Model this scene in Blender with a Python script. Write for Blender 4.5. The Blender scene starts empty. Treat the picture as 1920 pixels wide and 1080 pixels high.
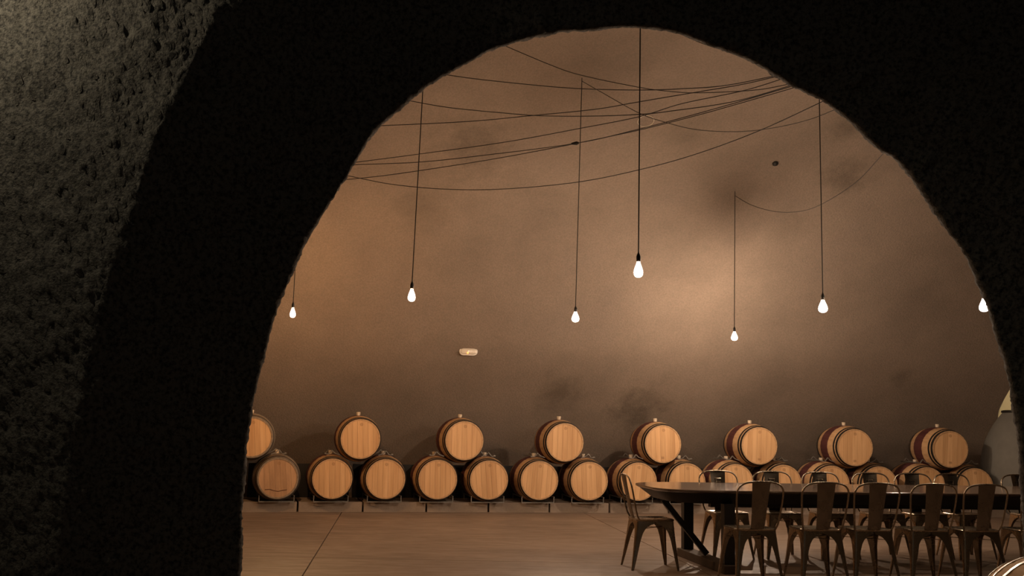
import bpy, math, random
from mathutils import Vector, Matrix, noise
random.seed(7)
scn = bpy.context.scene
COL = scn.collection

# ------------------------------------------------------------------ camera
CAM_H = 1.295
PITCH, ROLL, FPX = 0.12198, 0.0199, 2072.17
FW = Vector((0, math.cos(PITCH), math.sin(PITCH)))
_u = Vector((0, -math.sin(PITCH), math.cos(PITCH)))
_x = Vector((1, 0, 0))
RX = _x * math.cos(ROLL) + _u * math.sin(ROLL)
UP = -_x * math.sin(ROLL) + _u * math.cos(ROLL)
cd = bpy.data.cameras.new('camera')
cam = bpy.data.objects.new('camera', cd)
COL.objects.link(cam)
cd.sensor_width = 36.0
cd.lens = FPX / 1920 * 36.0
cd.clip_start = 0.05
cam.matrix_world = Matrix.Translation((0, 0, CAM_H)) @ Matrix((RX, UP, -FW)).transposed().to_4x4()
scn.camera = cam

# ------------------------------------------------------------------ world, exposure
w = bpy.data.worlds.new('world')
scn.world = w
w.use_nodes = True
w.node_tree.nodes['Background'].inputs[0].default_value = (1.0, 0.93, 0.80, 1)
w.node_tree.nodes['Background'].inputs[1].default_value = 0.045
vs = scn.view_settings
vs.view_transform = 'Standard'
vs.look = 'None'
vs.exposure = 0.0
vs.gamma = 1.0
vs.use_curve_mapping = False
BULB_POWER = 0.82          # scales every pendant bulb

def ray(px, py):
    return FW + RX * ((px - 960) / FPX) - UP * ((py - 540) / FPX)
def at_y(px, py, y):
    d = ray(px, py); t = y / d.y
    return Vector((d.x * t, y, CAM_H + d.z * t))
def at_z(px, py, z):
    d = ray(px, py); t = (z - CAM_H) / d.z
    return Vector((d.x * t, d.y * t, z))

# ------------------------------------------------------------------ helpers
def tag(o, label=None, cat=None, group=None, kind=None):
    if label: o['label'] = label
    if cat: o['category'] = cat
    if group: o['group'] = group
    if kind: o['kind'] = kind
    return o

def thing(name, label, cat, loc=(0, 0, 0), rz=0.0, group=None):
    o = bpy.data.objects.new(name, None)
    COL.objects.link(o)
    o.empty_display_size = 0.1
    o.location = loc
    o.rotation_euler = (0, 0, rz)
    return tag(o, label, cat, group)

class MB:
    def __init__(s):
        s.v = []; s.f = []
    def add(s, vs_, fs):
        n = len(s.v)
        s.v += [tuple(p) for p in vs_]
        s.f += [tuple(i + n for i in f) for f in fs]
        return s
    def box(s, c, size, rot=None):
        hx, hy, hz = size[0] / 2, size[1] / 2, size[2] / 2
        vs_ = [Vector((a * hx, b * hy, d * hz)) for d in (-1, 1) for a, b in ((-1, -1), (1, -1), (1, 1), (-1, 1))]
        if rot is not None: vs_ = [rot @ p for p in vs_]
        return s.add([p + Vector(c) for p in vs_], [(3, 2, 1, 0), (4, 5, 6, 7), (0, 1, 5, 4), (1, 2, 6, 5), (2, 3, 7, 6), (3, 0, 4, 7)])
    def bar(s, a, b, wd, ht):
        a = Vector(a); b = Vector(b); d = (b - a)
        q = d.to_track_quat('Y', 'Z').to_matrix()
        return s.box((a + b) / 2, (wd, d.length, ht), q)
    def lathe(s, prof, n=32, axis='z', closed=False):
        vs_ = []
        for r, h in prof:
            for k in range(n):
                t = 2 * math.pi * k / n
                c, q = r * math.cos(t), r * math.sin(t)
                vs_.append((c, q, h) if axis == 'z' else (q, h, c))
        m = len(prof)
        fs = []
        rng = range(m if closed else m - 1)
        for i in rng:
            j = (i + 1) % m
            for k in range(n):
                l = (k + 1) % n
                fs.append((i * n + k, i * n + l, j * n + l, j * n + k))
        return s.add(vs_, fs)
    def tube(s, path, r, n=8, cap=True):
        path = [Vector(p) for p in path]
        m = len(path); vs_ = []; fs = []
        ref = None
        for i, p in enumerate(path):
            t = (path[min(i + 1, m - 1)] - path[max(i - 1, 0)]).normalized()
            if ref is None:
                ref = t.cross(Vector((0.31, 0.9, 0.27))).normalized()
            a = (ref - t * ref.dot(t)).normalized(); ref = a
            b = t.cross(a)
            rr = r[i] if isinstance(r, (list, tuple)) else r
            for k in range(n):
                q = 2 * math.pi * k / n
                vs_.append(p + a * (rr * math.cos(q)) + b * (rr * math.sin(q)))
        for i in range(m - 1):
            for k in range(n):
                l = (k + 1) % n
                fs.append((i * n + k, i * n + l, (i + 1) * n + l, (i + 1) * n + k))
        if cap:
            fs.append(tuple(reversed(range(n))))
            fs.append(tuple(range((m - 1) * n, m * n)))
        return s.add(vs_, fs)
    def mesh(s, name, mat, smooth=None):
        me = bpy.data.meshes.new(name)
        me.from_pydata(s.v, [], s.f)
        me.materials.append(mat)
        me.validate()
        if smooth is not None:
            for p in me.polygons: p.use_smooth = True
            me.set_sharp_from_angle(angle=math.radians(smooth))
        me.update()
        return me
    def build(s, name, mat, parent=None, smooth=None):
        return put(name, s.mesh(name, mat, smooth), parent)

def put(name, me, parent=None):
    o = bpy.data.objects.new(name, me)
    COL.objects.link(o)
    if parent is not None: o.parent = parent
    return o

def bevel(o, wd, seg=2):
    m = o.modifiers.new('bevel', 'BEVEL'); m.width = wd; m.segments = seg; m.limit_method = 'ANGLE'
    return o

def catmull(pts, sub=8):
    pts = [Vector(p) for p in pts]
    P = [pts[0] * 2 - pts[1]] + pts + [pts[-1] * 2 - pts[-2]]
    out = []
    for i in range(1, len(P) - 2):
        a, b, c, d = P[i - 1], P[i], P[i + 1], P[i + 2]
        for k in range(sub):
            t = k / sub
            out.append(0.5 * ((2 * b) + (c - a) * t + (2 * a - 5 * b + 4 * c - d) * t * t + (3 * b - a - 3 * c + d) * t ** 3))
    out.append(pts[-1])
    return out

# ------------------------------------------------------------------ materials
class NT:
    def __init__(s, name):
        s.m = bpy.data.materials.new(name); s.m.use_nodes = True
        s.t = s.m.node_tree; s.b = s.t.nodes['Principled BSDF']
    def n(s, typ, **kw):
        o = s.t.nodes.new(typ)
        for k, v in kw.items():
            if k in o.inputs.keys(): o.inputs[k].default_value = v
            else: setattr(o, k, v)
        return o
    def l(s, a, b): s.t.links.new(a, b)
    def coord(s, scale=(1, 1, 1), kind='Object'):
        tc = s.n('ShaderNodeTexCoord'); mp = s.n('ShaderNodeMapping')
        mp.inputs['Scale'].default_value = scale
        s.l(tc.outputs[kind], mp.inputs['Vector'])
        return mp.outputs['Vector']
    def noise(s, vec, scale, detail=4, rough=0.55):
        o = s.n('ShaderNodeTexNoise'); o.inputs['Scale'].default_value = scale
        o.inputs['Detail'].default_value = detail; o.inputs['Roughness'].default_value = rough
        s.l(vec, o.inputs['Vector']); return o.outputs['Fac']
    def ramp(s, fac, stops):
        o = s.n('ShaderNodeValToRGB'); e = o.color_ramp.elements
        while len(e) < len(stops): e.new(0.5)
        for i, (p, c) in enumerate(stops):
            e[i].position = p; e[i].color = (*c, 1) if len(c) == 3 else c
        s.l(fac, o.inputs['Fac']); return o.outputs['Color']
    def mix(s, fac, a, b, mode='MIX'):
        o = s.n('ShaderNodeMix'); o.data_type = 'RGBA'; o.blend_type = mode
        if isinstance(fac, (int, float)): o.inputs[0].default_value = fac
        else: s.l(fac, o.inputs[0])
        for i, c in ((6, a), (7, b)):
            if isinstance(c, tuple): o.inputs[i].default_value = (*c, 1) if len(c) == 3 else c
            else: s.l(c, o.inputs[i])
        return o.outputs[2]
    def math(s, op, a, b=None):
        o = s.n('ShaderNodeMath'); o.operation = op
        for i, c in ((0, a), (1, b)):
            if c is None: continue
            if isinstance(c, (int, float)): o.inputs[i].default_value = c
            else: s.l(c, o.inputs[i])
        return o.outputs[0]
    def bump(s, h, strength, dist):
        o = s.n('ShaderNodeBump'); o.inputs['Strength'].default_value = strength; o.inputs['Distance'].default_value = dist
        s.l(h, o.inputs['Height']); s.l(o.outputs['Normal'], s.b.inputs['Normal'])
    def fin(s, col=None, rough=None, metal=None, spec=None):
        if col is not None:
            if isinstance(col, tuple): s.b.inputs['Base Color'].default_value = (*col, 1)
            else: s.l(col, s.b.inputs['Base Color'])
        if rough is not None:
            if isinstance(rough, (int, float)): s.b.inputs['Roughness'].default_value = rough
            else: s.l(rough, s.b.inputs['Roughness'])
        if metal is not None: s.b.inputs['Metallic'].default_value = metal
        if spec is not None: s.b.inputs['Specular IOR Level'].default_value = spec
        return s.m

def plain(name, col, rough=0.6, metal=0.0, nscale=30, var=0.12):
    t = NT(name); v = t.coord()
    f = t.noise(v, nscale, 3)
    a = tuple(c * (1 - var) for c in col); b = tuple(min(1, c * (1 + var)) for c in col)
    return t.fin(t.ramp(f, [(0.3, a), (0.7, b)]), rough, metal)

def emit(name, col, strength):
    t = NT(name)
    t.b.inputs['Base Color'].default_value = (*col, 1)
    t.b.inputs['Emission Color'].default_value = (*col, 1)
    t.b.inputs['Emission Strength'].default_value = strength
    return t.m

def mat_vault(stains):
    t = NT('vault_plaster'); v = t.coord()
    big = t.noise(v, 0.55, 4, 0.6); mid = t.noise(v, 2.3, 5, 0.6); fine = t.noise(v, 38, 3, 0.6)
    c = t.ramp(big, [(0.30, (0.235, 0.182, 0.142)), (0.55, (0.29, 0.222, 0.172)), (0.75, (0.26, 0.202, 0.162))])
    c = t.mix(0.28, c, t.ramp(mid, [(0.30, (0.72, 0.71, 0.70)), (0.62, (1.0, 1.0, 1.0))]), 'MULTIPLY')
    c = t.mix(0.6, c, t.ramp(fine, [(0.30, (0.66, 0.72, 0.72)), (0.65, (1.0, 1.0, 1.0))]), 'MULTIPLY')
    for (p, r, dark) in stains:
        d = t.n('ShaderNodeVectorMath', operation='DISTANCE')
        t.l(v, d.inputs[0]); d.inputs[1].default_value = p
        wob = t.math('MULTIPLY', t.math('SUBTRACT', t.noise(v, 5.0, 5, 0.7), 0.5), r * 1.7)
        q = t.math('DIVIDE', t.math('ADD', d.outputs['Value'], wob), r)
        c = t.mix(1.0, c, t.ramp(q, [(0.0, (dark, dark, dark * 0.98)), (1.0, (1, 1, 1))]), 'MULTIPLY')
    t.bump(t.math('ADD', t.noise(v, 45, 4, 0.6), t.math('MULTIPLY', mid, 0.8)), 0.5, 0.018)
    return t.fin(c, 0.92, 0, 0.2)

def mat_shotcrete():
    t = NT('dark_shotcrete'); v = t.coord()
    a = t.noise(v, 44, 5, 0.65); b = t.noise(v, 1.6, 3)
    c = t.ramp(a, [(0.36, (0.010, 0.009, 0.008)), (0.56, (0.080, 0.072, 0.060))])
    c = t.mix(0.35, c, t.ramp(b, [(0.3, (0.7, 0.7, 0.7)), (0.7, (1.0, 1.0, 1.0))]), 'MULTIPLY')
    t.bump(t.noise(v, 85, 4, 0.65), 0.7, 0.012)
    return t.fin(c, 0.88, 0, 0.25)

def mat_floor():
    t = NT('polished_concrete'); v = t.coord((0.6, 1.7, 1.0))
    a = t.noise(v, 1.1, 5, 0.6); b = t.noise(v, 5.0, 5, 0.65); g = t.noise(t.coord(), 90, 2)
    c = t.ramp(a, [(0.32, (0.195, 0.143, 0.106)), (0.6, (0.275, 0.202, 0.15))])
    c = t.mix(0.7, c, t.ramp(b, [(0.30, (0.74, 0.72, 0.70)), (0.60, (1, 1, 1))]), 'MULTIPLY')
    c = t.mix(0.3, c, t.ramp(g, [(0.3, (0.75, 0.75, 0.75)), (0.7, (1, 1, 1))]), 'MULTIPLY')
    r = t.ramp(b, [(0.3, (0.62, 0.62, 0.62)), (0.7, (0.45, 0.45, 0.45))])
    t.bump(b, 0.08, 0.01)
    t.fin(c, None, 0, 0.35); t.l(r, t.b.inputs['Roughness'])
    return t.m

def mat_curb():
    t = NT('curb_concrete'); v = t.coord()
    a = t.noise(v, 3.0, 5, 0.6); g = t.noise(v, 50, 3)
    c = t.ramp(a, [(0.3, (0.25, 0.20, 0.16)), (0.65, (0.36, 0.28, 0.215))])
    c = t.mix(0.4, c, t.ramp(g, [(0.3, (0.75, 0.75, 0.75)), (0.7, (1, 1, 1))]), 'MULTIPLY')
    t.bump(g, 0.25, 0.006)
    return t.fin(c, 0.85, 0, 0.25)

def mat_wood(name, c1, c2, scale=(22, 22, 1.2), rough=0.6, obvar=0.35):
    t = NT(name); v = t.coord(scale)
    inf = t.n('ShaderNodeObjectInfo')
    add = t.n('ShaderNodeVectorMath', operation='ADD'); t.l(v, add.inputs[0])
    cmb = t.n('ShaderNodeCombineXYZ'); k = t.math('MULTIPLY', inf.outputs['Random'], 17.0)
    for i in range(3): t.l(k, cmb.inputs[i])
    t.l(cmb.outputs[0], add.inputs[1])
    f = t.noise(add.outputs[0], 1.0, 5, 0.6)
    c = t.ramp(f, [(0.3, c1), (0.68, c2)])
    lo = 1 - obvar
    c = t.mix(1.0, c, t.ramp(inf.outputs['Random'], [(0, (lo, lo * 0.97, lo * 0.93)), (1, (1, 1, 1))]), 'MULTIPLY')
    t.bump(f, 0.12, 0.003)
    return t.fin(c, rough, 0, 0.3)

def mat_staves(name, stained, old=False):
    # oak staves, grain along the barrel (local y); the middle band is wine-stained
    t = NT(name); v = t.coord((26, 1.3, 26))
    f = t.noise(v, 1.0, 5, 0.6)
    if old: c = t.ramp(f, [(0.3, (0.20, 0.145, 0.095)), (0.68, (0.34, 0.25, 0.17))])
    else: c = t.ramp(f, [(0.3, (0.42, 0.25, 0.125)), (0.68, (0.60, 0.385, 0.205))])
    if stained:
        tc = t.n('ShaderNodeTexCoord'); sp = t.n('ShaderNodeSeparateXYZ'); t.l(tc.outputs['Object'], sp.inputs[0])
        d = t.math('ABSOLUTE', t.math('SUBTRACT', sp.outputs['Y'], 0.445))
        band = t.math('LESS_THAN', d, 0.150)
        s_ = t.ramp(f, [(0.3, (0.065, 0.020, 0.020)), (0.7, (0.12, 0.040, 0.036))])
        c = t.mix(band, c, s_)
    t.bump(f, 0.15, 0.003)
    return t.fin(c, 0.62, 0, 0.3)

def mat_metal(name, c1, c2, rough=0.35, scale=14, metal=1.0):
    t = NT(name); v = t.coord()
    f = t.noise(v, scale, 5, 0.65)
    c = t.ramp(f, [(0.3, c1), (0.7, c2)])
    r = t.ramp(f, [(0.3, (rough + 0.12,) * 3), (0.7, (rough - 0.08,) * 3)])
    t.fin(c, None, metal); t.l(r, t.b.inputs['Roughness'])
    return t.m

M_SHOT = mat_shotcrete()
M_FLOOR = mat_floor()
M_CURB = mat_curb()
M_STAVE = mat_staves('oak_staves', True)
M_STAVE_OLD = mat_staves('old_oak_staves', False, True)
M_STAVE_FG = mat_staves('clean_oak_staves', False)
M_STAVE_FG.node_tree.nodes['Principled BSDF'].inputs['Specular IOR Level'].default_value = 0.08
M_STAVE_FG.node_tree.nodes['Principled BSDF'].inputs['Roughness'].default_value = 0.8
M_HEAD = mat_wood('oak_head', (0.66, 0.38, 0.18), (0.82, 0.52, 0.27), (16, 16, 1.1), 0.55, 0.20)
M_HEAD_OLD = mat_wood('old_oak_head', (0.44, 0.26, 0.145), (0.64, 0.39, 0.215), (9, 9, 2.5), 0.65, 0.22)
M_HOOP = mat_metal('dark_hoop_steel', (0.030, 0.027, 0.024), (0.060, 0.053, 0.046), 0.5, 20, 0.7)
M_GALV = mat_metal('galvanised_steel', (0.50, 0.49, 0.46), (0.72, 0.70, 0.66), 0.30, 9)
M_RACK = mat_metal('rack_steel', (0.17, 0.16, 0.14), (0.30, 0.28, 0.25), 0.45, 18, 0.6)
M_CHAIR = mat_metal('gunmetal_sheet', (0.22, 0.18, 0.13), (0.38, 0.31, 0.225), 0.27, 5)
M_SPLAT = mat_metal('gunmetal_splat', (0.15, 0.128, 0.10), (0.22, 0.19, 0.15), 0.23, 4)
M_BLACK = plain('black_painted_steel', (0.012, 0.011, 0.010), 0.5)
M_CABLE = plain('black_cable', (0.018, 0.014, 0.011), 0.7)
M_TOP = mat_wood('polished_table_top', (0.085, 0.060, 0.045), (0.14, 0.10, 0.075), (2, 30, 30), 0.13, 0.05)
M_TOP.node_tree.nodes['Principled BSDF'].inputs['Specular IOR Level'].default_value = 0.6
M_BEAM = mat_wood('dark_timber_beam', (0.045, 0.032, 0.022), (0.085, 0.06, 0.042), (3, 3, 3), 0.7, 0.1)
M_BUNG = plain('silicone_bung', (0.62, 0.50, 0.36), 0.55)
M_MARK = plain('brand_ink', (0.30, 0.15, 0.06), 0.7)
M_STAINLINE = plain('dried_wine', (0.16, 0.075, 0.04), 0.7)
M_EGG = plain('egg_concrete', (0.165, 0.16, 0.14), 0.8, 0, 6, 0.10)
M_PLASTIC = plain('white_plastic', (0.72, 0.66, 0.56), 0.35)
M_ALCOVE = plain('pale_plaster', (0.55, 0.54, 0.40), 0.9, 0, 3, 0.06)

# ------------------------------------------------------------------ the chamber's geometry: a gently curved barrel row along a vaulted wall
RAD = 1 / 0.02121
TH0 = 0.26577
P0 = Vector((-3.199, 15.571))
CEN = P0 + Vector((math.sin(TH0), -math.cos(TH0))) * RAD
A0 = math.atan2(P0.y - CEN.y, P0.x - CEN.x)
WALL_OFF, VA, VH = 1.15, 9.0, 6.5
def row(s, off=0.0):
    al = A0 - s / RAD
    return CEN + Vector((math.cos(al), math.sin(al))) * (RAD + off)
def row_rz(s): return A0 - s / RAD - math.pi / 2       # turns local +y away from the room
def s_d(x, y):
    q = Vector((x, y)) - CEN
    return (A0 - math.atan2(q.y, q.x)) * RAD, RAD + WALL_OFF - q.length
def foot(z): return 1.15 * max(0.0, 1 - z / 2.5) ** 1.25      # the wall leans out towards its foot
PROF = []
for _k in range(401):
    _z = VH * math.sin(math.pi / 2 * _k / 400)
    PROF.append((VA * (1 - math.cos(math.pi / 2 * _k / 400)) - foot(_z), _z))
def vault_z(x, y):
    s, d = s_d(x, y)
    if d < PROF[0][0]: return -1
    if d >= VA: return VH
    lo, hi = 0, 400
    while hi - lo > 1:
        m_ = (lo + hi) // 2
        if PROF[m_][0] <= d: lo = m_
        else: hi = m_
    f_ = (d - PROF[lo][0]) / (PROF[hi][0] - PROF[lo][0])
    return PROF[lo][1] + f_ * (PROF[hi][1] - PROF[lo][1])
def on_vault(px, py):
    d = ray(px, py); t = 6.0
    while t < 26:
        p = Vector((0, 0, CAM_H)) + d * t
        if p.z > vault_z(p.x, p.y): return p
        t += 0.01
def vault_normal(p):
    s, d = s_d(p.x, p.y)
    al = A0 - s / RAD
    out = Vector((math.cos(al), math.sin(al), 0))
    c = max(0.0, 1 - d / VA)
    return -(out * (c / VA) + Vector((0, 0, 1)) * (p.z / VH / VH * VA / VA)).normalized()

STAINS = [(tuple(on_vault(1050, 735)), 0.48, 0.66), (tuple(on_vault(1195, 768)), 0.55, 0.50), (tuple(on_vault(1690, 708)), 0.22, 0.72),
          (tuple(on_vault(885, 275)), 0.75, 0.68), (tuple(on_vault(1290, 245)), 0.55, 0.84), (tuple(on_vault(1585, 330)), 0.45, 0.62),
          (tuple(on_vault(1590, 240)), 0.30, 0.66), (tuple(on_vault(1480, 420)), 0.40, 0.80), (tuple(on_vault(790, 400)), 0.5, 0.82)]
M_VAULT = mat_vault(STAINS)

ARCH_BACK = 6.06
OP_C, OP_W, OP_H = 12.74, 1.45, 3.75
def op_half(z):
    h = OP_W * math.sqrt(max(0.0, 1 - (max(z, 1.7) / OP_H) ** 2))
    return h - 0.40 * max(0.0, 1.7 - z) / 1.7            # jambs lean in below the springing
def vault_piece(name, left):
    ns, nt, nf = 150, 64, 10
    vs_ = []; fs = []
    for j in range(nt + nf + 1):
        for i in range(ns + 1):
            if j <= nt:
                ph = math.pi / 2 * j / nt; z = VH * math.sin(ph); d0 = VA * (1 - math.cos(ph)) - foot(z)
            else: d0 = None; z = VH
            if left: s0, s1 = -6.5, OP_C - op_half(z)
            else: s0, s1 = OP_C + op_half(z), 17.0
            s = s0 + (s1 - s0) * i / ns
            al = A0 - s / RAD
            dm = max(VA + 0.05, RAD + WALL_OFF - (ARCH_BACK - CEN.y) / math.sin(al))
            d = d0 if d0 is not None else VA + (dm - VA) * (j - nt) / nf
            p = CEN + Vector((math.cos(al), math.sin(al))) * (RAD + WALL_OFF - d)
            q = Vector((p.x, p.y, z))
            n = noise.noise(q * 0.9) * 0.02 + noise.noise(q * 3.1) * 0.008
            if j == 0: n = 0
            q += Vector((math.cos(al), math.sin(al), 0.3)) * n
            vs_.append(q)
    m = ns + 1
    for j in range(nt + nf):
        for i in range(ns):
            fs.append((j * m + i, j * m + i + 1, (j + 1) * m + i + 1, (j + 1) * m + i))
    o = MB().add(vs_, fs).build(name, M_VAULT, None, 60)
    return tag(o, kind='structure')
vault_piece('wall_back', True)
vault_piece('wall_right', False)
# end wall on the left closes the vault
a, b = row(-6.5, WALL_OFF), row(-6.5, -11)
e = MB()
prof = [(VA * (1 - math.cos(math.pi / 2 * k / 16)) - foot(VH * math.sin(math.pi / 2 * k / 16)), VH * math.sin(math.pi / 2 * k / 16)) for k in range(17)] + [(12.0, VH), (12.0, 0)]
e.add([(*row(-6.5, WALL_OFF - d), z) for d, z in prof], [tuple(range(len(prof)))])
tag(e.build('wall_left', M_VAULT), kind='structure')
e = MB()
e.add([(*row(17.0, WALL_OFF - d), z) for d, z in prof], [tuple(range(len(prof)))])
tag(e.build('wall_end', M_VAULT), kind='structure')

# lit side tunnel behind the opening at the far end
vs_ = []; fs = []
K = 48
for dep in (0.0, 1.15, 3.2):
    for k in range(K + 1):
        ang = math.pi * k / K
        z = OP_H * math.sin(ang); s = OP_C - op_half(z) * (1 if k < K / 2 else -1)
        if dep == 0.0:
            zz = min(z, VH); d = VA * (1 - math.sqrt(1 - (zz / VH) ** 2)) - foot(zz)
            p = row(s, WALL_OFF - d)
        else: p = row(s, WALL_OFF + dep)
        vs_.append((*p, z))
for r_ in range(2):
    for k in range(K):
        a = r_ * (K + 1) + k
        fs.append((a, a + 1, a + K + 2, a + K + 1))
fs.append(tuple(range(2 * (K + 1), 3 * (K + 1))))
tag(MB().add(vs_, fs).build('wall_tunnel', M_ALCOVE, None, 50), kind='structure')

# floor: a bed with poured slabs separated by saw-cut joints
fl = MB().box((2.0, 8.5, -0.11), (26, 27, 0.14)).build('floor', plain('floor_bed', (0.05, 0.04, 0.03), 0.9))
tag(fl, kind='structure')
slab_me = {}
ux, uy = Vector((1, 0)), Vector((-0.1, 1.0))
PITCHX, JOINT = 3.555, 0.011
for ci in range(-3, 4):
    x0 = 1.505 + 0.1 * 13.0 + (ci - 1) * PITCHX          # joint position carried back to y = 0
    for y0, y1 in ((-4.2, 4.7), (4.7, 10.7), (10.7, 20.5)):
        key = (y0, y1)
        if key not in slab_me:
            L = y1 - y0 - JOINT; wd = PITCHX - JOINT
            c = [(0, 0), (wd, 0), (wd - 0.1 * L, L), (-0.1 * L, L)]
            mb = MB().add([(x, y, -0.04) for x, y in c] + [(x, y, 0.0) for x, y in c],
                          [(4, 5, 6, 7), (0, 1, 5, 4), (1, 2, 6, 5), (2, 3, 7, 6), (3, 0, 4, 7)])
            slab_me[key] = mb.mesh('slab', M_FLOOR)
        o = put('slab', slab_me[key], fl)
        o.location = (x0 - 0.1 * y0, y0, 0)

# concrete curb under the barrels, cast in blocks with dark open joints
CURB_TOP, CURB_OFF = 0.14, 0.17
curb = bpy.data.objects.new('curb', None); COL.objects.link(curb); curb.location = (*row(0), 0)
tag(curb, 'low concrete curb of blocks running under the barrel row', 'curb', kind='structure')
BL = 0.912
depth = 1.0
mb = MB().box((0, depth / 2, CURB_TOP / 2), (BL - 0.024, depth, CURB_TOP))
cb_me = mb.mesh('curb_block', M_CURB)
for k in range(-3, 12):
    s = 0.30 + BL * (k + 0.5)
    p = row(s, CURB_OFF)
    o = put('curb_block', cb_me, curb)
    o.location = (p.x - curb.location.x, p.y - curb.location.y, 0)
    o.rotation_euler = (0, 0, row_rz(s))

# added black board, standing in for the deep shade between the bottom barrels
bb = thing('shade_board', 'added low black board behind the bottom barrels, standing in for the shade in their gaps', 'board', (*row(0, 1.10), CURB_TOP))
pm = MB().box((0, 0, 0.25), (1.49, 0.03, 0.50)).mesh('shade_panel', M_BLACK)
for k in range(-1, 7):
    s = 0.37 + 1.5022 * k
    p = row(s, 1.10); o = put('shade_panel', pm, bb)
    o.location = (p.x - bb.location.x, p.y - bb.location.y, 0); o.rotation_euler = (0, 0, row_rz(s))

# ------------------------------------------------------------------ the archway the photograph looks through
FAR = [(-1.385, 0.0), (-1.39, 0.25), (-1.395, 0.479), (-1.398, 0.697), (-1.394, 1.083), (-1.363, 1.42), (-1.282, 1.82), (-1.186, 2.11), (-1.075, 2.346),
       (-0.872, 2.704), (-0.762, 2.886), (-0.492, 3.132), (-0.202, 3.32), (0.09, 3.433), (0.385, 3.485), (0.651, 3.503), (0.828, 3.488),
       (1.005, 3.443), (1.27, 3.338), (1.534, 3.189), (1.738, 3.081), (1.968, 2.866), (2.112, 2.765), (2.252, 2.575), (2.35, 2.415),
       (2.501, 2.184), (2.601, 1.897), (2.693, 1.5), (2.725, 1.164), (2.74, 0.6), (2.74, 0.0)]
NEAR = [(-2.23, 0.0), (-2.19, 0.3)]
for k in range(41):
    ang = math.pi * (1 - k / 40)
    NEAR.append((0.65 + 2.82 * math.cos(ang), 0.45 + 4.6 * math.sin(ang)))
NEAR += [(3.49, 0.3), (3.53, 0.0)]
def resample(pts, n):
    pts = [Vector(p) for p in pts]
    L = [0]
    for i in range(1, len(pts)): L.append(L[-1] + (pts[i] - pts[i - 1]).length)
    out = []; k = 0
    for i in range(n + 1):
        t = L[-1] * i / n
        while k < len(L) - 2 and L[k + 1] < t: k += 1
        out.append(pts[k].lerp(pts[k + 1], (t - L[k]) / (L[k + 1] - L[k])))
    return out
NU = 720
Fp, Np = resample(catmull([(x, z, 0) for x, z in FAR], 6), NU), resample([(x, z, 0) for x, z in NEAR], NU)
X0, X1, Z1 = -9.5, 13.0, 7.2
rings = []      # each ring: function of the index -> point, and a displacement amplitude
CTR = Vector((0.65, 0.0))
def outer(i, y):
    d = Vector((Np[i].x, Np[i].y)) - CTR
    t = 1e9
    if d.x < -1e-6: t = min(t, (X0 - CTR.x) / d.x)
    if d.x > 1e-6: t = min(t, (X1 - CTR.x) / d.x)
    if d.y > 1e-6: t = min(t, Z1 / d.y)
    return Vector((CTR.x + d.x * t, y, max(0, d.y * t)))
def odir(i, P):
    d = Vector((P[i].x - 0.65, max(0.0, P[i].y) - 0.3)); return d.normalized()
rings.append((lambda i: outer(i, 6.06), 0))
for o_, y_ in ((0.5, 6.06), (0.25, 6.06), (0.12, 6.055), (0.05, 6.04), (0.015, 6.0), (0.0, 5.95)):
    rings.append((lambda i, o_=o_, y_=y_: Vector((Fp[i].x + odir(i, Fp).x * o_, y_, max(0, Fp[i].y + odir(i, Fp).y * o_ * (1 if Fp[i].y > 0 else 0)))), 1.0 if o_ < 0.2 else 0.3))
NR = 44
for k in range(NR + 1):
    t = k / NR
    rings.append((lambda i, t=t: Vector((Fp[i].x + (Np[i].x - Fp[i].x) * t, 5.9 - 0.39 * t ** 1.05, Fp[i].y + (Np[i].y - Fp[i].y) * t)), 1.0))
for k in range(1, 61):
    o_ = 0.004 + 1.35 * (k / 60) ** 1.15
    rings.append((lambda i, o_=o_: Vector((Np[i].x + odir(i, Np).x * o_, 5.499, max(0, Np[i].y + odir(i, Np).y * o_ * (1 if Np[i].y > 0 else 0)))), 1.0))
rings.append((lambda i: outer(i, 5.5), 0))
vs_ = []
for fn, amp in rings:
    for i in range(NU + 1):
        p = fn(i)
        if amp:
            n = noise.noise_vector(p * 55) * 0.008 + noise.noise_vector(p * 24 + Vector((5, 2, 9))) * 0.007 + noise.noise_vector(p * 4.5) * 0.012
            bl = max(0.0, noise.noise(p * 11 + Vector((3, 7, 1))) - 0.42) * 0.07 if p.y > 5.6 else 0.0
            if p.y < 5.56: n = n + noise.noise_vector(p * 38 + Vector((1, 4, 8))) * 0.011
            p = p + (n + Vector((0, -bl, 0)) - Vector((p.x - 0.65, 0, p.z - 0.9)).normalized() * bl * 0.5) * amp
            if i in (0, NU): p.z = 0
            p.z = max(0, p.z)
        vs_.append(p)
m = NU + 1
fs = [(j * m + i, (j + 1) * m + i, (j + 1) * m + i + 1, j * m + i + 1) for j in range(len(rings) - 1) for i in range(NU)]
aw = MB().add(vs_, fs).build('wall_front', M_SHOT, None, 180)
tag(aw, 'dark rough sprayed-concrete wall pierced by a wide arch', kind='structure')

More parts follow.
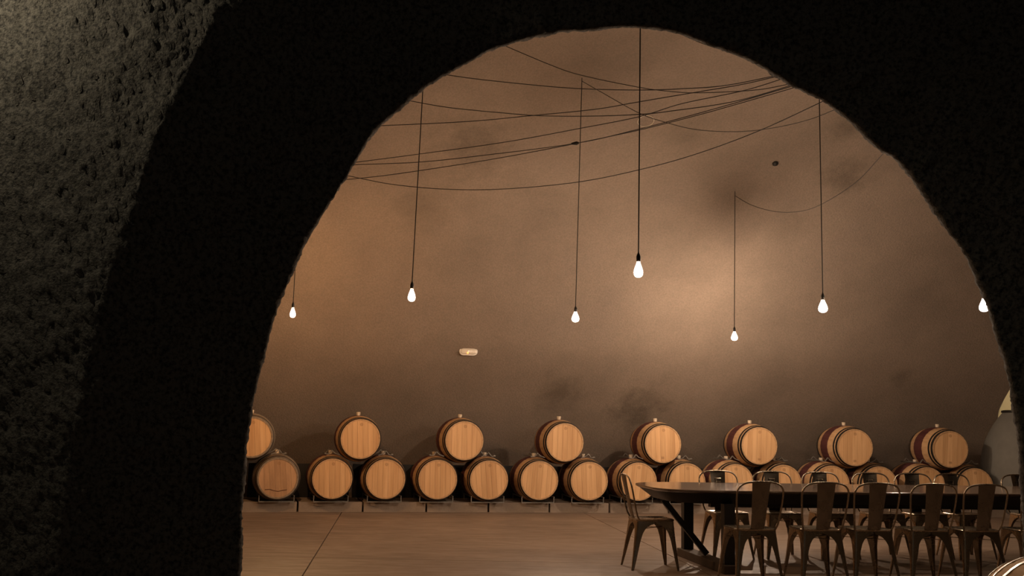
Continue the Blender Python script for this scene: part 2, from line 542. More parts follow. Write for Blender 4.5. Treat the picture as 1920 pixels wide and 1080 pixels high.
# wall spotlight of the dark corridor, above and left of the arch
sp = thing('wall_spotlight', 'small black can spotlight bracketed to the rough corridor wall', 'lamp', (-3.15, 5.5, 4.01))
MB().box((0, -0.02, 0), (0.12, 0.04, 0.12)).build('mount_plate', M_BLACK, sp)
MB().bar((0, -0.03, 0), (0, -0.48, -0.01), 0.025, 0.025).build('arm', M_BLACK, sp)
aim = Vector((-2.6, 5.5, 2.6)) - Vector((-3.15, 4.95, 3.95))
hd = MB().lathe([(0.001, 0.10), (0.05, 0.10), (0.062, 0.04), (0.076, -0.02), (0.072, -0.02), (0.056, 0.03), (0.001, 0.06)], 24).build('lamp_head', M_BLACK, sp, 40)
hd.location = (0, -0.55, -0.06)
hd.rotation_euler = aim.to_track_quat('-Z', 'Y').to_euler()
ld = bpy.data.lights.new('spot_bulb', 'SPOT'); ld.energy = 90; ld.color = (1.0, 0.86, 0.62); ld.spot_size = math.radians(128); ld.spot_blend = 0.5; ld.shadow_soft_size = 0.03
lo = bpy.data.objects.new('spot_bulb', ld); COL.objects.link(lo); lo.parent = sp
lo.location = Vector((0, -0.55, -0.06)) + aim.normalized() * 0.09
lo.rotation_euler = hd.rotation_euler

# ------------------------------------------------------------------ barrels
BLEN, RB, RE = 0.89, 0.335, 0.280
def brad(y): return RB - (RB - RE) * abs((y - BLEN / 2) / (BLEN / 2)) ** 2
def shell_mesh(mat):
    NS = 26; n = NS * 4
    ys = [0.0] + [BLEN * k / 18 for k in range(1, 18)] + [BLEN]
    vs_ = []; fs = []
    prof = [(RE - 0.022, 0.022), (RE - 0.020, 0.0)] + [(brad(y), y) for y in ys] + [(RE - 0.020, BLEN), (RE - 0.022, BLEN - 0.022)]
    for r, y in prof:
        for k in range(n):
            t = 2 * math.pi * k / n
            g = 0.0025 if k % 4 == 0 else 0.0
            vs_.append(((r - g) * math.sin(t), y, (r - g) * math.cos(t)))
    for i in range(len(prof) - 1):
        for k in range(n):
            l = (k + 1) % n
            fs.append((i * n + k, i * n + l, (i + 1) * n + l, (i + 1) * n + k))
    return MB().add(vs_, fs).mesh('staves', mat, 50)
def hoop_mesh(y0, y1, mat):
    t = 0.004
    return MB().lathe([(brad(y0), y0), (brad(y0) + t, y0), (brad(y1) + t, y1), (brad(y1), y1)], 56, 'y', True).mesh('hoop', mat, 50)
NBOARD = 7
def board_meshes(mat):
    R = RE - 0.0205; out = []
    edges = [-R, -0.185, -0.112, -0.040, 0.036, 0.110, 0.182, R]
    for k in range(NBOARD):
        a = edges[k] + (0.001 if k else 0.002); b = edges[k + 1] - (0.001 if k < NBOARD - 1 else 0.002)
        xs = [a + (b - a) * q / 6 for q in range(7)]
        top = [(x, math.sqrt(max(0.0, R * R - x * x))) for x in xs]
        loop = top + [(x, -z) for x, z in reversed(top)]
        n = len(loop)
        vs_ = [(x, 0.006, z) for x, z in loop] + [(x, 0.020, z) for x, z in loop]
        fs = [tuple(range(n)), tuple(reversed(range(n, 2 * n)))] + [(i, i + n, (i + 1) % n + n, (i + 1) % n) for i in range(n)]
        out.append(MB().add(vs_, fs).mesh('head_board', mat))
    return out
back_me = MB().lathe([(0.001, BLEN - 0.018), (RE - 0.020, BLEN - 0.018)], 48, 'y').mesh('back_head', M_HEAD_OLD)
bung_me = MB().lathe([(0.001, 0.052), (0.028, 0.052), (0.032, 0.044), (0.027, 0.0), (0.022, -0.004), (0.020, -0.02)], 16).mesh('bung', M_BUNG, 40)
hoops_dark = [hoop_mesh(0.002, 0.048, M_HOOP), hoop_mesh(0.078, 0.118, M_HOOP), hoop_mesh(BLEN - 0.118, BLEN - 0.078, M_HOOP), hoop_mesh(BLEN - 0.048, BLEN - 0.002, M_HOOP)]
hoops_old = [hoop_mesh(0.003, 0.034, M_RACK), hoop_mesh(0.080, 0.110, M_HOOP), hoop_mesh(0.27, 0.30, M_RACK), hoop_mesh(BLEN - 0.30, BLEN - 0.27, M_RACK), hoop_mesh(BLEN - 0.034, BLEN - 0.003, M_RACK)]
hoops_galv = [hoop_mesh(0.003, 0.036, M_GALV), hoop_mesh(0.150, 0.182, M_GALV), hoop_mesh(0.325, 0.360, M_GALV), hoop_mesh(BLEN - 0.360, BLEN - 0.325, M_GALV), hoop_mesh(BLEN - 0.182, BLEN - 0.150, M_GALV), hoop_mesh(BLEN - 0.036, BLEN - 0.003, M_GALV)]
shell_new, shell_old, shell_fg = shell_mesh(M_STAVE), shell_mesh(M_STAVE_OLD), shell_mesh(M_STAVE_FG)
boards_new, boards_old = board_meshes(M_HEAD), board_meshes(M_HEAD_OLD)
def mark_mesh():
    mb = MB()
    for r0, r1 in ((0.012, 0.0155), (0.020, 0.0225)):
        n = 20; vs_ = []; 
        for r in (r0, r1):
            for k in range(n):
                t = 2 * math.pi * k / n; vs_.append((r * math.cos(t), 0, r * math.sin(t)))
        mb.add(vs_, [(k, (k + 1) % n, n + (k + 1) % n, n + k) for k in range(n)])
    for z, hw in ((0.004, 0.008), (-0.004, 0.006)):
        mb.add([(-hw, 0, z - 0.0016), (hw, 0, z - 0.0016), (hw, 0, z + 0.0016), (-hw, 0, z + 0.0016)], [(0, 1, 2, 3)])
    return mb.mesh('brand_mark', M_MARK)
mark_me = mark_mesh()
grade_me = MB()
for z in (-0.012, 0.0, 0.012):
    grade_me.add([(-0.022, 0, z - 0.003), (0.022, 0, z - 0.003), (0.022, 0, z + 0.003), (-0.022, 0, z + 0.003)], [(0, 1, 2, 3)])
grade_me = grade_me.mesh('grade_stamp', M_MARK)

def barrel(label, loc, rz, kind='new', bung=True, low_mark=False, tilt=0.0, group=None):
    t = thing('wine_barrel', label, 'barrel', loc, rz, group)
    sh = {'new': shell_new, 'old': shell_old, 'fg': shell_fg}[kind]
    put('staves', sh, t)
    for h in {'new': hoops_dark, 'old': hoops_old, 'fg': hoops_galv}[kind]: put('hoop', h, t)
    for b_ in (boards_old if kind == 'old' else boards_new):
        o = put('head_board', b_, t); o.rotation_euler = (0, tilt, 0)
    put('back_head', back_me, t)
    if bung:
        o = put('bung', bung_me, t); o.location = (0, BLEN / 2, RB - 0.004)
    o = put('brand_mark', mark_me, t); o.location = (0.008, 0.0052, 0.205)
    if low_mark:
        o = put('grade_stamp', grade_me, t); o.location = (-0.004, 0.0052, -0.205)
    return t

SP, ZL, ZU = 0.7511, 0.475, 1.034
ORD = ['first', 'second', 'third', 'fourth', 'fifth', 'sixth', 'seventh', 'eighth', 'ninth', 'tenth', 'eleventh', 'twelfth', 'thirteenth', 'fourteenth']
# rack under each bottom barrel
def rack_parts(t):
    for y in (0.10, BLEN - 0.10):
        MBs = MB().box((0, y, CURB_TOP + 0.008), (0.48, 0.022, 0.016)); MBs.build('cross_bar', M_RACK, t)
        for sx in (-1, 1):
            MB().box((sx * 0.24, y, CURB_TOP + 0.046), (0.013, 0.013, 0.075)).build('upright', M_RACK, t)
    for sx in (-1, 1):
        MB().box((sx * 0.24, BLEN / 2, CURB_TOP + 0.088), (0.013, BLEN - 0.16, 0.013)).build('side_rail', M_RACK, t)
rack0 = None
def copy_tree(o, parent=None):
    c = o.copy(); COL.objects.link(c); c.parent = parent
    for ch in list(o.children): copy_tree(ch, c)
    return c
old_jit = {0: 0.0}
for i in range(-1, 15):
    s = i * SP; p = row(s); rz = row_rz(s) + random.uniform(-0.012, 0.012)
    if i == -1: lab = 'greyed oak barrel ending the bottom row, beside the old stained barrel'
    elif i == 0: lab = 'old greyed oak barrel with dark wine line across its stained head'
    else: lab = 'oak barrel in the bottom row, %s along the curb from the old stained barrel' % ORD[i - 1]
    barrel(lab, (p.x, p.y, ZL), rz, 'old' if i <= 0 else 'new', bung=True, tilt=random.uniform(-0.10, 0.10))
    if i == -1: rl = 'low steel cradle rack under the barrel that ends the bottom row'
    elif i == 0: rl = 'low steel cradle rack under the old stained barrel'
    else: rl = 'low steel cradle rack under the %s bottom barrel from the old stained one' % ORD[i - 1]
    if rack0 is None:
        rack0 = thing('barrel_rack', rl, 'rack', (0, 0, 0), 0, 'cradle racks under the bottom barrels'); rack_parts(rack0); r_ = rack0
    else: r_ = copy_tree(rack0)
    r_['label'] = rl
    r_.location = (p.x, p.y, 0.0); r_.rotation_euler = (0, 0, rz)
    if i == 0:        # dried wine line on the old head
        bt = [o for o in COL.objects if o.get('label') == lab][0]
        pts = [(-0.17, -0.155), (-0.10, -0.150), (-0.05, -0.168), (0.01, -0.178), (0.07, -0.165), (0.13, -0.155)]
        MB().tube([(x, 0.0045, z) for x, z in pts], 0.0055, 5).build('wine_line', M_STAINLINE, bt)
stack0 = None
ZIG = [(-0.49, -0.216), (-0.43, -0.222), (-0.385, -0.165), (-0.345, -0.205), (-0.275, -0.230)]
def stacker_parts(t):
    for sx in (-1, 1):
        for y in (0.13, BLEN - 0.13):
            mb = MB()
            for (xa, za), (xb, zb) in zip(ZIG, ZIG[1:]): mb.bar((sx * -xa, y, za), (sx * -xb, y, zb), 0.030, 0.010)
            mb.build('zigzag_bracket', M_RACK, t)
        MB().bar((sx * 0.475, 0.13, -0.212), (sx * 0.475, BLEN - 0.13, -0.212), 0.016, 0.012).build('tie_bar', M_RACK, t)
for j in range(8):
    i = 2 * j - 1
    s = (i + 0.5) * SP; p = row(s); rz = row_rz(s) + random.uniform(-0.01, 0.01)
    dx = 0.0
    if j == 0: lab = 'oak barrel with grey hoops resting above the old stained barrel'; rl = 'zigzag steel spacer under the barrel above the old stained barrel'
    else:
        lab = 'oak barrel on top of the stack, %s top barrel along from the grey-hooped one' % ORD[j - 1]
        rl = 'zigzag steel spacer under the %s top barrel from the grey-hooped one' % ORD[j - 1]
    kind = 'new'
    t = barrel(lab, (p.x, p.y, ZU), rz, kind, True, j >= 4, random.uniform(-0.08, 0.08))
    if j == 0:
        for o in list(t.children):
            if o.name.startswith('hoop'): bpy.data.objects.remove(o)
            elif o.name.startswith('staves'): o.data = shell_old
        for h in hoops_old: put('hoop', h, t)
    if stack0 is None:
        stack0 = thing('barrel_spacer', rl, 'rack', (0, 0, 0), 0, 'zigzag spacers under the top barrels'); stacker_parts(stack0); r_ = stack0
    else: r_ = copy_tree(stack0)
    r_['label'] = rl
    r_.location = (p.x, p.y, ZU); r_.rotation_euler = (0, 0, rz)

# barrel on the corridor floor by the right foot of the arch
fgx, fgy, fgz = 2.62, 5.30, 0.385
rzf = math.radians(-6)
off = Matrix.Rotation(rzf, 3, 'Z') @ Vector((0, -BLEN / 2, 0))
tf = barrel('oak barrel with bright galvanised hoops lying at the foot of the arch', (fgx + off.x, fgy + off.y, fgz), rzf, 'fg', True)
rf = thing('barrel_rack', 'low steel cradle under the barrel with galvanised hoops', 'rack', (fgx + off.x, fgy + off.y, 0), rzf)
for y in (0.12, BLEN - 0.12):
    MB().box((0, y, 0.03), (0.5, 0.05, 0.06)).build('cross_bar', M_BLACK, rf)
    for sx in (-1, 1): MB().bar((sx * 0.24, y, 0.05), (sx * 0.19, y, 0.145), 0.05, 0.03).build('cradle_strut', M_BLACK, rf)
for sx in (-1, 1): MB().box((sx * 0.2, BLEN / 2, 0.03), (0.04, BLEN - 0.29, 0.04)).build('side_rail', M_BLACK, rf)

# ------------------------------------------------------------------ concrete egg tank at the end of the row
eg = thing('egg_tank', 'grey concrete egg-shaped wine tank beyond the end of the barrel row', 'tank', (8.18, 17.60, 0))
prof = [(0.30, 0.0), (0.42, 0.02), (0.52, 0.08), (0.60, 0.20), (0.66, 0.36), (0.695, 0.55), (0.70, 0.75), (0.675, 0.95), (0.62, 1.15), (0.54, 1.33), (0.45, 1.48), (0.36, 1.60), (0.345, 1.62), (0.001, 1.62)]
pp = [(p.x, p.y) for p in catmull([(r, z, 0) for r, z in prof[:12]], 4)] + prof[12:]
MB().lathe(pp, 56).build('body', M_EGG, eg, 35)
MB().lathe([(0.001, 1.66), (0.33, 1.66), (0.36, 1.65), (0.36, 1.62), (0.001, 1.62)], 48).build('lid', M_BLACK, eg, 35)
vt = MB().lathe([(0.03, 1.66), (0.03, 1.72), (0.06, 1.72), (0.06, 1.735), (0.03, 1.735), (0.03, 1.80), (0.055, 1.80), (0.055, 1.815), (0.001, 1.815)], 20).build('valve', M_GALV, eg, 35)
vt.location = (-0.135, -0.1, 0)
for q in (-0.075, 0.02):
    h_ = MB().bar((q, 0, 1.66), (q - 0.02, 0, 1.82), 0.016, 0.016).build('clamp', M_BLACK, eg); h_.location = (-0.135, -0.11, 0)
lb = MB().lathe([(0.001, -0.02), (0.028, -0.02), (0.03, 0.0), (0.026, 0.05)], 20, 'y').build('sample_port', M_PLASTIC, eg, 40)
lb.location = (-0.09, -0.70, 0.80)

# ------------------------------------------------------------------ long table
TR = math.radians(8.5)
tb = thing('dining_table', 'long dark table with polished rounded top on black steel trestles', 'table', (1.29, 10.66, 0), TR)
TL, TW, TZ = 6.4, 0.70, 0.735
def rrect(x0, x1, hw, r, n=10):
    out = []
    for cx, cy, a0_ in ((x1 - r, hw - r, 0), (x0 + r, hw - r, 90), (x0 + r, -hw + r, 180), (x1 - r, -hw + r, 270)):
        for k in range(n + 1):
            t = math.radians(a0_ + 90 * k / n); out.append((cx + r * math.cos(t), cy + r * math.sin(t)))
    return out
def slab_loop(levels):
    n = len(levels[0][0]); vs_ = []; fs = []
    for lp, z in levels: vs_ += [(x, y, z) for x, y in lp]
    for j in range(len(levels) - 1):
        for k in range(n):
            l = (k + 1) % n
            fs.append((j * n + k, j * n + l, (j + 1) * n + l, (j + 1) * n + k))
    fs.append(tuple(reversed(range(n)))); fs.append(tuple(range((len(levels) - 1) * n, len(levels) * n)))
    return MB().add(vs_, fs)
slab_loop([(rrect(0.03, TL - 0.03, TW - 0.03, 0.42), TZ - 0.030), (rrect(0.0, TL, TW, 0.45), TZ - 0.014), (rrect(0.0, TL, TW, 0.45), TZ - 0.004), (rrect(0.004, TL - 0.004, TW - 0.004, 0.446), TZ)]).build('table_top', M_TOP, tb, 40)
slab_loop([(rrect(0.16, TL - 0.16, TW - 0.14, 0.34), TZ - 0.125), (rrect(0.035, TL - 0.035, TW - 0.035, 0.42), TZ - 0.031)]).build('apron', M_BLACK, tb, 30)
for e1 in (0.62, TL - 0.62):
    sg = 1 if e1 < 3 else -1
    for e2 in (-0.60, 0.60):
        bevel(MB().box((e1, e2, (TZ - 0.12 + 0.08) / 2), (0.10, 0.10, TZ - 0.12 - 0.08)).build('post', M_BLACK, tb), 0.004)
    bevel(MB().box((e1, 0, 0.04), (0.15, 1.42, 0.08)).build('foot_beam', M_BEAM, tb), 0.006)
    MB().bar((e1 - sg * 0.43, 0, TZ - 0.13), (e1 + sg * 0.0, 0, 0.10), 0.05, 0.05).build('brace', M_BLACK, tb)
MB().box((TL / 2, 0, TZ - 0.16), (TL - 1.3, 0.08, 0.07)).build('centre_rail', M_BLACK, tb)

# ------------------------------------------------------------------ sheet-metal chairs (front towards local +y)
def chair_meshes():
    d = {}
    # seat: rounded, slightly dished plate with rolled rim
    lv = []
    def rr(h, r): return rrect(-h, h, h, r, 6)
    lv = [(rr(0.166, 0.05), 0.432), (rr(0.182, 0.06), 0.438), (rr(0.184, 0.062), 0.448), (rr(0.180, 0.060), 0.453), (rr(0.165, 0.055), 0.453), (rr(0.150, 0.05), 0.447), (rr(0.09, 0.03), 0.443)]
    d['seat'] = slab_loop(lv).mesh('seat', M_CHAIR, 45)
    # leg: folded sheet corner whose flanges widen upwards into the arched skirt
    tab = [(0.436, 0.167), (0.415, 0.166), (0.402, 0.132), (0.388, 0.104), (0.365, 0.082), (0.33, 0.064), (0.27, 0.050), (0.18, 0.040), (0.09, 0.031), (0.02, 0.023), (0.0, 0.021)]
    for nm, spread in (('front', 0.040), ('rear', 0.062)):
        vs_ = []; fs = []
        for z, wd in tab:
            k = (0.436 - z) / 0.436
            cx = 0.172 + 0.045 * k ** 1.1; cy = 0.172 + spread * k ** 1.1
            r = min(0.022, wd * 0.45); th = 0.005
            loopo = [(cx - wd, cy)] + [(cx - r + r * math.sin(a), cy - r + r * math.cos(a)) for a in (0, math.pi / 8, math.pi / 4, 3 * math.pi / 8, math.pi / 2)] + [(cx, cy - wd)]
            loopi = [(cx - wd, cy - th)] + [(cx - r + (r - th) * math.sin(a), cy - r + (r - th) * math.cos(a)) for a in (0, math.pi / 8, math.pi / 4, 3 * math.pi / 8, math.pi / 2)] + [(cx - th, cy - wd)]
            lp = loopo + loopi[::-1]
            vs_ += [(x, y, z) for x, y in lp]
        n = 14
        for j in range(len(tab) - 1):
            for k in range(n):
                l = (k + 1) % n
                fs.append((j * n + k, j * n + l, (j + 1) * n + l, (j + 1) * n + k))
        e_ = (len(tab) - 1) * n
        fs.append(tuple(range(n))[::-1]); fs.append(tuple(range(e_, e_ + n)))
        for sx in (-1, 1):
            sy = 1 if nm == 'front' else -1
            vv = [(x * sx, y * sy, z) for x, y, z in vs_]
            ff = fs if sx * sy > 0 else [tuple(reversed(f)) for f in fs]
            d['leg', nm, sx] = MB().add(vv, ff).mesh('leg', M_CHAIR, 40)
    path = [(-0.165, -0.150, 0.440), (-0.182, -0.180, 0.50), (-0.198, -0.208, 0.62), (-0.207, -0.232, 0.73), (-0.200, -0.246, 0.785), (-0.165, -0.256, 0.825), (-0.10, -0.262, 0.844)]
    full = path + [(0, -0.264, 0.849)] + [(-x, y, z) for x, y, z in reversed(path)]
    d['hoop'] = MB().tube(catmull(full, 5), 0.0080, 8).mesh('back_hoop', M_CHAIR, 60)
    # splat: tapered sheet, gently bowed, with pressed rim
    vs_ = []; fs = []; n = 7; mrows = 9
    for j in range(mrows):
        t = j / (mrows - 1); z = 0.447 + 0.398 * t; y0 = -0.168 - 0.096 * t ** 0.85; hw = 0.060 + 0.022 * t ** 1.2
        for sgn in (1, -1):
            for k in range(n):
                u = k / (n - 1) * 2 - 1
                vs_.append((u * hw, y0 - 0.010 * (1 - u * u) + sgn * 0.0015, z))
    st = 2 * n
    for j in range(mrows - 1):
        for k in range(n - 1):
            a_ = j * st + k; fs.append((a_, a_ + st, a_ + st + 1, a_ + 1))
            a_ = j * st + n + k; fs.append((a_, a_ + 1, a_ + st + 1, a_ + st))
        fs.append((j * st, j * st + n, (j + 1) * st + n, (j + 1) * st)); q = j * st + n - 1
        fs.append((q, q + st, q + st + n, q + n))
    d['splat'] = MB().add(vs_, fs).mesh('splat', M_SPLAT, 50)
    mb = MB()
    pts = [(-0.030, 0.775), (0.030, 0.775), (0.026, 0.735), (-0.026, 0.735), (-0.030, 0.775)]
    mb.tube([(x, -0.246, z) for x, z in pts], 0.003, 6)
    d['grip'] = mb.mesh('grip_outline', M_CHAIR, 60)
    a_ = [(-0.172, -0.172, 0.372), (0.172, 0.172, 0.372)]; b_ = [(0.172, -0.172, 0.364), (-0.172, 0.172, 0.364)]
    d['brace1'] = MB().bar(*a_, 0.018, 0.005).mesh('brace', M_CHAIR); d['brace2'] = MB().bar(*b_, 0.018, 0.005).mesh('brace', M_CHAIR)
    return d
CH = chair_meshes()
def chair(label, loc, rz, group):
    t = thing('metal_chair', label, 'chair', loc, rz, group)
    put('seat', CH['seat'], t)
    for nm in ('front', 'rear'):
        for sx in (-1, 1): put('leg', CH['leg', nm, sx], t)
    put('back_hoop', CH['hoop'], t)
    sp_ = put('splat', CH['splat'], t); put('grip_outline', CH['grip'], sp_)
    put('brace', CH['brace1'], t); put('brace', CH['brace2'], t)
    return t
def place(hx, hy, rz, label, group):          # hx, hy: where the top of the back stands
    off = Matrix.Rotation(rz, 3, 'Z') @ Vector((0, -0.264, 0))
    chair(label, (hx - off.x, hy - off.y, 0), rz, group)
near = [(2.131, 9.42, 2), (2.703, 9.506, -1), (3.166, 9.575, 1), (3.679, 9.651, -2), (4.16, 9.723, 1.5), (4.70, 9.80, -1)]
for k, (x, y, dr) in enumerate(near):
    place(x, y, TR + math.radians(dr), 'metal chair on the archway side of the table, %s from its rounded end' % ORD[k], 'metal chairs along the archway side')
far = [(2.178, 11.662, 1), (2.76, 11.749, -2), (3.286, 11.827, 2), (3.843, 11.911, 0), (4.318, 11.981, -2), (4.755, 12.047, 3), (5.539, 12.164, -1)]
for k, (x, y, dr) in enumerate(far):
    place(x, y, TR + math.pi + math.radians(dr), 'metal chair on the barrel side of the table, %s from its rounded end' % ORD[k], 'metal chairs along the barrel side')
chair("metal chair standing alone at the table's rounded end", (1.33, 10.43, 0), math.radians(8 - 90), 'metal chairs around the table')

# ------------------------------------------------------------------ pendant bulbs
WARM, MID, COOL = (1.0, 0.55, 0.25), (1.0, 0.68, 0.44), (1.0, 0.74, 0.54)
def glow_glass(name, col, strength):
    # clear glass envelope veiled by its own filament's glare
    t = NT(name); t.t.nodes.remove(t.b)
    tr = t.n('ShaderNodeBsdfTransparent'); em = t.n('ShaderNodeEmission'); ad = t.n('ShaderNodeAddShader')
    em.inputs['Color'].default_value = (*col, 1); em.inputs['Strength'].default_value = strength
    t.l(tr.outputs[0], ad.inputs[0]); t.l(em.outputs[0], ad.inputs[1])
    t.l(ad.outputs[0], t.t.nodes['Material Output'].inputs['Surface'])
    return t.m
FIL = {'amber': (WARM, 11500), 'warm': (WARM, 5000), 'mid': (MID, 3400), 'cool': (COOL, 10000), 'bright': (COOL, 13000)}
M_FIL = {k: emit('filament_' + k, c, p * BULB_POWER) for k, (c, p) in FIL.items()}
M_GLASS = {k: glow_glass('bulb_glass_' + k, tuple(0.5 + 0.5 * q for q in c), 3.0) for k, (c, p) in FIL.items()}
bulb_prof = [(0.0135, 0.060), (0.0150, 0.050), (0.0200, 0.036), (0.0280, 0.014), (0.0345, -0.008), (0.0370, -0.024), (0.0345, -0.042), (0.0260, -0.056), (0.0130, -0.063), (0.0005, -0.065)]
bulb_me = {k: MB().lathe(bulb_prof, 16).mesh('bulb', m_, 80) for k, m_ in M_GLASS.items()}
fil_me = {k: MB().lathe([(0.003, 0.036), (0.0075, 0.024), (0.009, -0.024), (0.003, -0.042)], 12).mesh('filament', m_) for k, m_ in M_FIL.items()}
socket_me = MB().lathe([(0.0005, 0.062), (0.0155, 0.060), (0.0175, 0.064), (0.0175, 0.098), (0.0150, 0.108), (0.0070, 0.126), (0.0055, 0.135)], 16).mesh('socket', M_BLACK, 40)
def pendant(px, py, tx, ty, kind, label, hook=False, y=None):
    if hook: y = on_vault(tx, ty).y - 0.06
    p = at_z(px, py, 2.5) if y is None else at_y(px, py, y)
    t = thing('pendant_lamp', label, 'lamp', p, 0, 'bare pendant bulbs in the vault')
    bo = put('bulb', bulb_me[kind], t); put('filament', fil_me[kind], bo)
    if kind in ('cool', 'bright'): bo.scale = (1.25, 1.25, 1.0)
    put('socket', socket_me, t)
    top = at_y(tx, ty, p.y)
    st = p + Vector((0, 0, 0.13))
    if hook:
        e_ = top.copy()
        hz = vault_z(e_.x, e_.y)
        if hz > e_.z + 0.02:
            mb = MB().tube([e_ - p + Vector((0, 0, -0.03)), Vector((e_.x, e_.y, hz + 0.03)) - p], 0.005, 6)
            mb.build('ceiling_hook', M_CABLE, t)
    else:
        d = (top - st).normalized(); e_ = top.copy()
        while e_.z < vault_z(e_.x, e_.y) and e_.z < 6: e_ += d * 0.02
    n = 12
    pts = [st.lerp(e_, k / n) - p for k in range(n + 1)]
    MB().tube(pts, 0.0052, 6).build('cord', M_CABLE, t, 60)
    return e_
pendant(549, 586, 554, 490, 'amber', 'warm amber bulb hanging in front of the old stained barrel', y=13.6)
pendant(772, 553, 793, 165, 'warm', 'amber bulb on a leaning cord before the second and third top barrels')
hook_a = pendant(1079, 594, 1091, 152, 'cool', 'white glowing bulb on a long cord from a cable hook in the vault', True)
pendant(1197, 505, 1200.5, 50, 'mid', 'bare teardrop bulb on the thick cord closest to the archway')
hook_b = pendant(1377, 630, 1378, 367, 'bright', 'glowing bulb hanging close to the vault wall on a short cord', True)
pendant(1543, 574, 1536, 170, 'cool', 'white glowing bulb hanging straight above the long table')
pendant(1845, 572, 1846, 300, 'cool', 'white glowing bulb hanging past the table\'s middle, farthest from the amber bulbs')

# lamp of the side tunnel
lp_ = row(OP_C + 0.5, WALL_OFF + 1.7)
tl = thing('pendant_lamp', 'pendant bulb inside the pale side tunnel behind the egg tank', 'lamp', (lp_.x, lp_.y, 2.45))
put('filament', fil_me['mid'], put('bulb', bulb_me['mid'], tl)); put('socket', socket_me, tl)
MB().tube([(0, 0, 0.13), (0, 0, 3.5 - 2.45)], 0.0052, 6).build('cord', M_CABLE, tl)

# ------------------------------------------------------------------ cables strung below the vault
def cable(pts, y0, y1, label, start=None, end_up=True, start_up=True, r=0.0036, group=None):
    xa, xb = pts[0][0], pts[-1][0]
    P = [at_y(x, y, y0 + (y1 - y0) * (x - xa) / (xb - xa)) for x, y in pts]
    if start is not None: P[0] = start.copy()
    C_ = catmull(P, 8)
    def run_out(e0, e1, sx):            # from the span's end on to an anchor on the chamber side of the arch wall
        d0 = (e0 - e1).normalized()
        k_ = (e0.y - ARCH_BACK) / 2.6
        anc = Vector((e0.x + sx * 1.0 * k_, ARCH_BACK + 0.01, e0.z + 0.15 + 0.4 * max(0.0, d0.z)))
        L_ = (anc - e0).length
        m0 = d0 * L_ * 0.8; m1 = (anc - e0) * 0.8
        out = []
        for k in range(1, 13):
            t_ = k / 12
            out.append(e0 * (2 * t_ ** 3 - 3 * t_ ** 2 + 1) + m0 * (t_ ** 3 - 2 * t_ ** 2 + t_) + anc * (-2 * t_ ** 3 + 3 * t_ ** 2) + m1 * (t_ ** 3 - t_ ** 2))
        return out
    full_ = C_ + run_out(C_[-1], C_[-2], 1)
    if start is None and start_up: full_ = run_out(C_[0], C_[1], -1)[::-1] + full_
    base_ = full_[0].copy()
    t = thing('cable', label, 'cable', base_, 0, group)
    MB().tube([p - base_ for p in full_], r, 6).build('wire', M_CABLE, t, 60)
    P = [base_] + P
    return t, P
G = 'cables strung under the vault'
CL = 'thin black cable strung across the chamber below the vault'
cable([(943.8, 84.7), (1029.7, 120.8), (1088, 140.7), (1198, 163.7), (1260, 171.7), (1312, 174), (1415, 169), (1484, 157)], 10.0, 8.6, CL, group=G)
cable([(833.8, 139.7), (892, 148), (1005.6, 160), (1091.6, 166.5), (1198, 169), (1277.5, 166.5), (1363, 160), (1473, 138)], 9.6, 8.4, CL, group=G)
cable([(761.6, 187.8), (840.6, 201.6), (943.8, 211.9), (1012.5, 217), (1098.5, 218), (1198, 214.6), (1260, 208), (1380.6, 189.5), (1511, 151.7)], 9.8, 8.3, CL, group=G)
cable([(710, 236), (875, 228), (995, 217), (1115.6, 205), (1198, 191), (1305, 173), (1398, 157), (1477, 138)], 9.5, 8.5, CL, group=G)
cable([(662, 305), (785.6, 289), (943.8, 267), (1081, 242), (1198, 219), (1277.5, 194.7), (1398, 169), (1487, 141)], 9.9, 8.6, CL, group=G)
tF, PF = cable([(662, 309), (785.6, 304), (909, 291), (1081, 268.6), (1198, 242), (1312, 212), (1432, 177.5), (1514.7, 153)], 10.2, 8.5, 'thin black cable with a taped splice near the middle of its span')
sp_ = PF[4] - PF[0]
MB().tube([sp_ + Vector((-0.045, 0, -0.006)), sp_, sp_ + Vector((0.02, 0, 0.003))], [0.008, 0.017, 0.009], 8).build('splice', M_CABLE, tF, 60)
cable([(638, 338), (737.5, 327), (909, 301), (1040, 277), (1085, 268), (1198, 244), (1312, 215), (1432, 181), (1514.7, 157)], 10.3, 8.7, CL, group=G)
cable([(651.6, 329.5), (737.5, 346), (840.6, 355), (943.8, 354.5), (1081, 341.8), (1198, 318.5), (1305, 289), (1425, 244.5), (1556, 184)], 10.8, 9.2, 'thin black cable sagging lowest of those strung across the vault')
cable([(1091.6, 151.7), (1126, 172), (1198, 212), (1246.6, 229), (1305, 243), (1380.6, 247), (1449, 240), (1518, 224), (1583.5, 198)], hook_a.y, 9.4, 'cable sagging from the ceiling hook of the long-corded white bulb', start=hook_a)
cable([(1377, 366.6), (1408, 384), (1449, 396), (1490.6, 397.5), (1535, 385.5), (1604, 342.5), (1662.5, 280.6)], hook_b.y, 11.0, 'cable looping from the hook of the bulb close to the wall', start=hook_b)
cable([(1257, 55.5), (1312, 79.5), (1353, 93), (1415, 105)], 9.6, 9.0, 'short cable high in the crown of the vault above the others')

# ------------------------------------------------------------------ small fittings on the vault
def on_wall(name, label, cat, px, py, lift=0.0):
    p = on_vault(px, py); n = vault_normal(p)
    t = thing(name, label, cat, p + n * lift)
    q = n.to_track_quat('Z', 'Y')
    t.rotation_euler = q.to_euler()
    return t
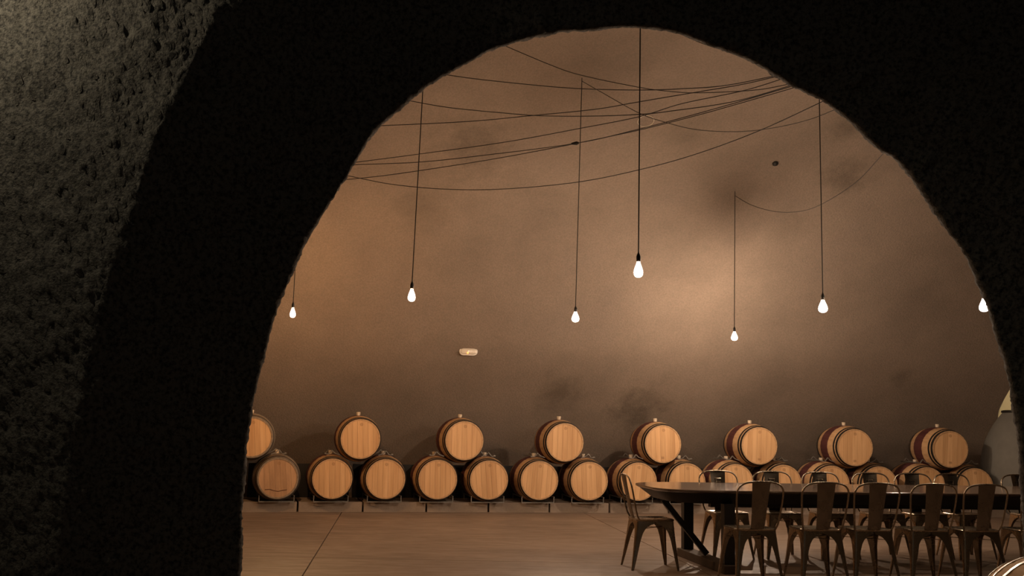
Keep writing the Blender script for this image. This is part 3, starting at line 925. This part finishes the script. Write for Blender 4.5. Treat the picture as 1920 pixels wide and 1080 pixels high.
# emergency light: stands on the wall, long side level
p = on_vault(878, 659); s_, d_ = s_d(p.x, p.y)
el = thing('emergency_light', 'oval white emergency light with a small orange indicator on the wall', 'lamp', p + vault_normal(p) * 0.0, row_rz(s_))
def stadium(hw, hh, n=8):
    out = []
    for cx, a0_ in ((hw - hh, -90), (-(hw - hh), 90)):
        for k in range(n + 1):
            t = math.radians(a0_ + 180 * k / n); out.append((cx + hh * math.cos(t), hh * math.sin(t)))
    return out
def stad_solid(levels):
    mb = slab_loop(levels)
    mb.v = [(x, -z, y) for x, y, z in mb.v]
    return mb
stad_solid([(stadium(0.142, 0.062), -0.03), (stadium(0.142, 0.062), 0.020), (stadium(0.136, 0.056), 0.026)]).build('housing', M_PLASTIC, el, 35)
len_m = NT('clear_lens'); len_m.b.inputs['Transmission Weight'].default_value = 0.15
M_LENS = len_m.fin((0.85, 0.78, 0.66), 0.15)
stad_solid([(stadium(0.124, 0.046), 0.026), (stadium(0.120, 0.042), 0.045), (stadium(0.095, 0.028), 0.058)]).build('lens', M_LENS, el, 40)
o = MB().lathe([(0.001, -0.075), (0.010, -0.073), (0.015, -0.060), (0.015, -0.050)], 14, 'y').build('indicator', emit('orange_led', (1.0, 0.35, 0.10), 2.2), el, 50)
o.location = (-0.018, 0, -0.026)
o['label'] = 'glowing orange indicator'
# pale ring
rg = on_wall('ceiling_ring', 'thin pale metal ring fixed to the vault ceiling', 'ring', 1210, 222, 0.045)
ring_path = [(0.105 * math.cos(2 * math.pi * k / 40), 0.105 * math.sin(2 * math.pi * k / 40), 0) for k in range(41)]
MB().tube(ring_path, 0.006, 6).build('band', plain('pale_ring', (0.52, 0.44, 0.34), 0.5), rg, 60)
for k in range(3):
    a_ = 2 * math.pi * k / 3; x, y = 0.105 * math.cos(a_), 0.105 * math.sin(a_)
    MB().bar((x, y, 0.0), (x, y, -0.03), 0.006, 0.006).build('clip', M_RACK, rg)
bp = on_wall('vent_plug', 'small black round plug set into the vault ceiling', 'plug', 1454, 307)
MB().lathe([(0.001, 0.022), (0.022, 0.020), (0.034, 0.008), (0.036, -0.02)], 18).build('cap', M_BLACK, bp, 50)
MB().lathe([(0.036, 0.004), (0.044, 0.004), (0.044, -0.02)], 18).build('flange', M_BLACK, bp, 50)
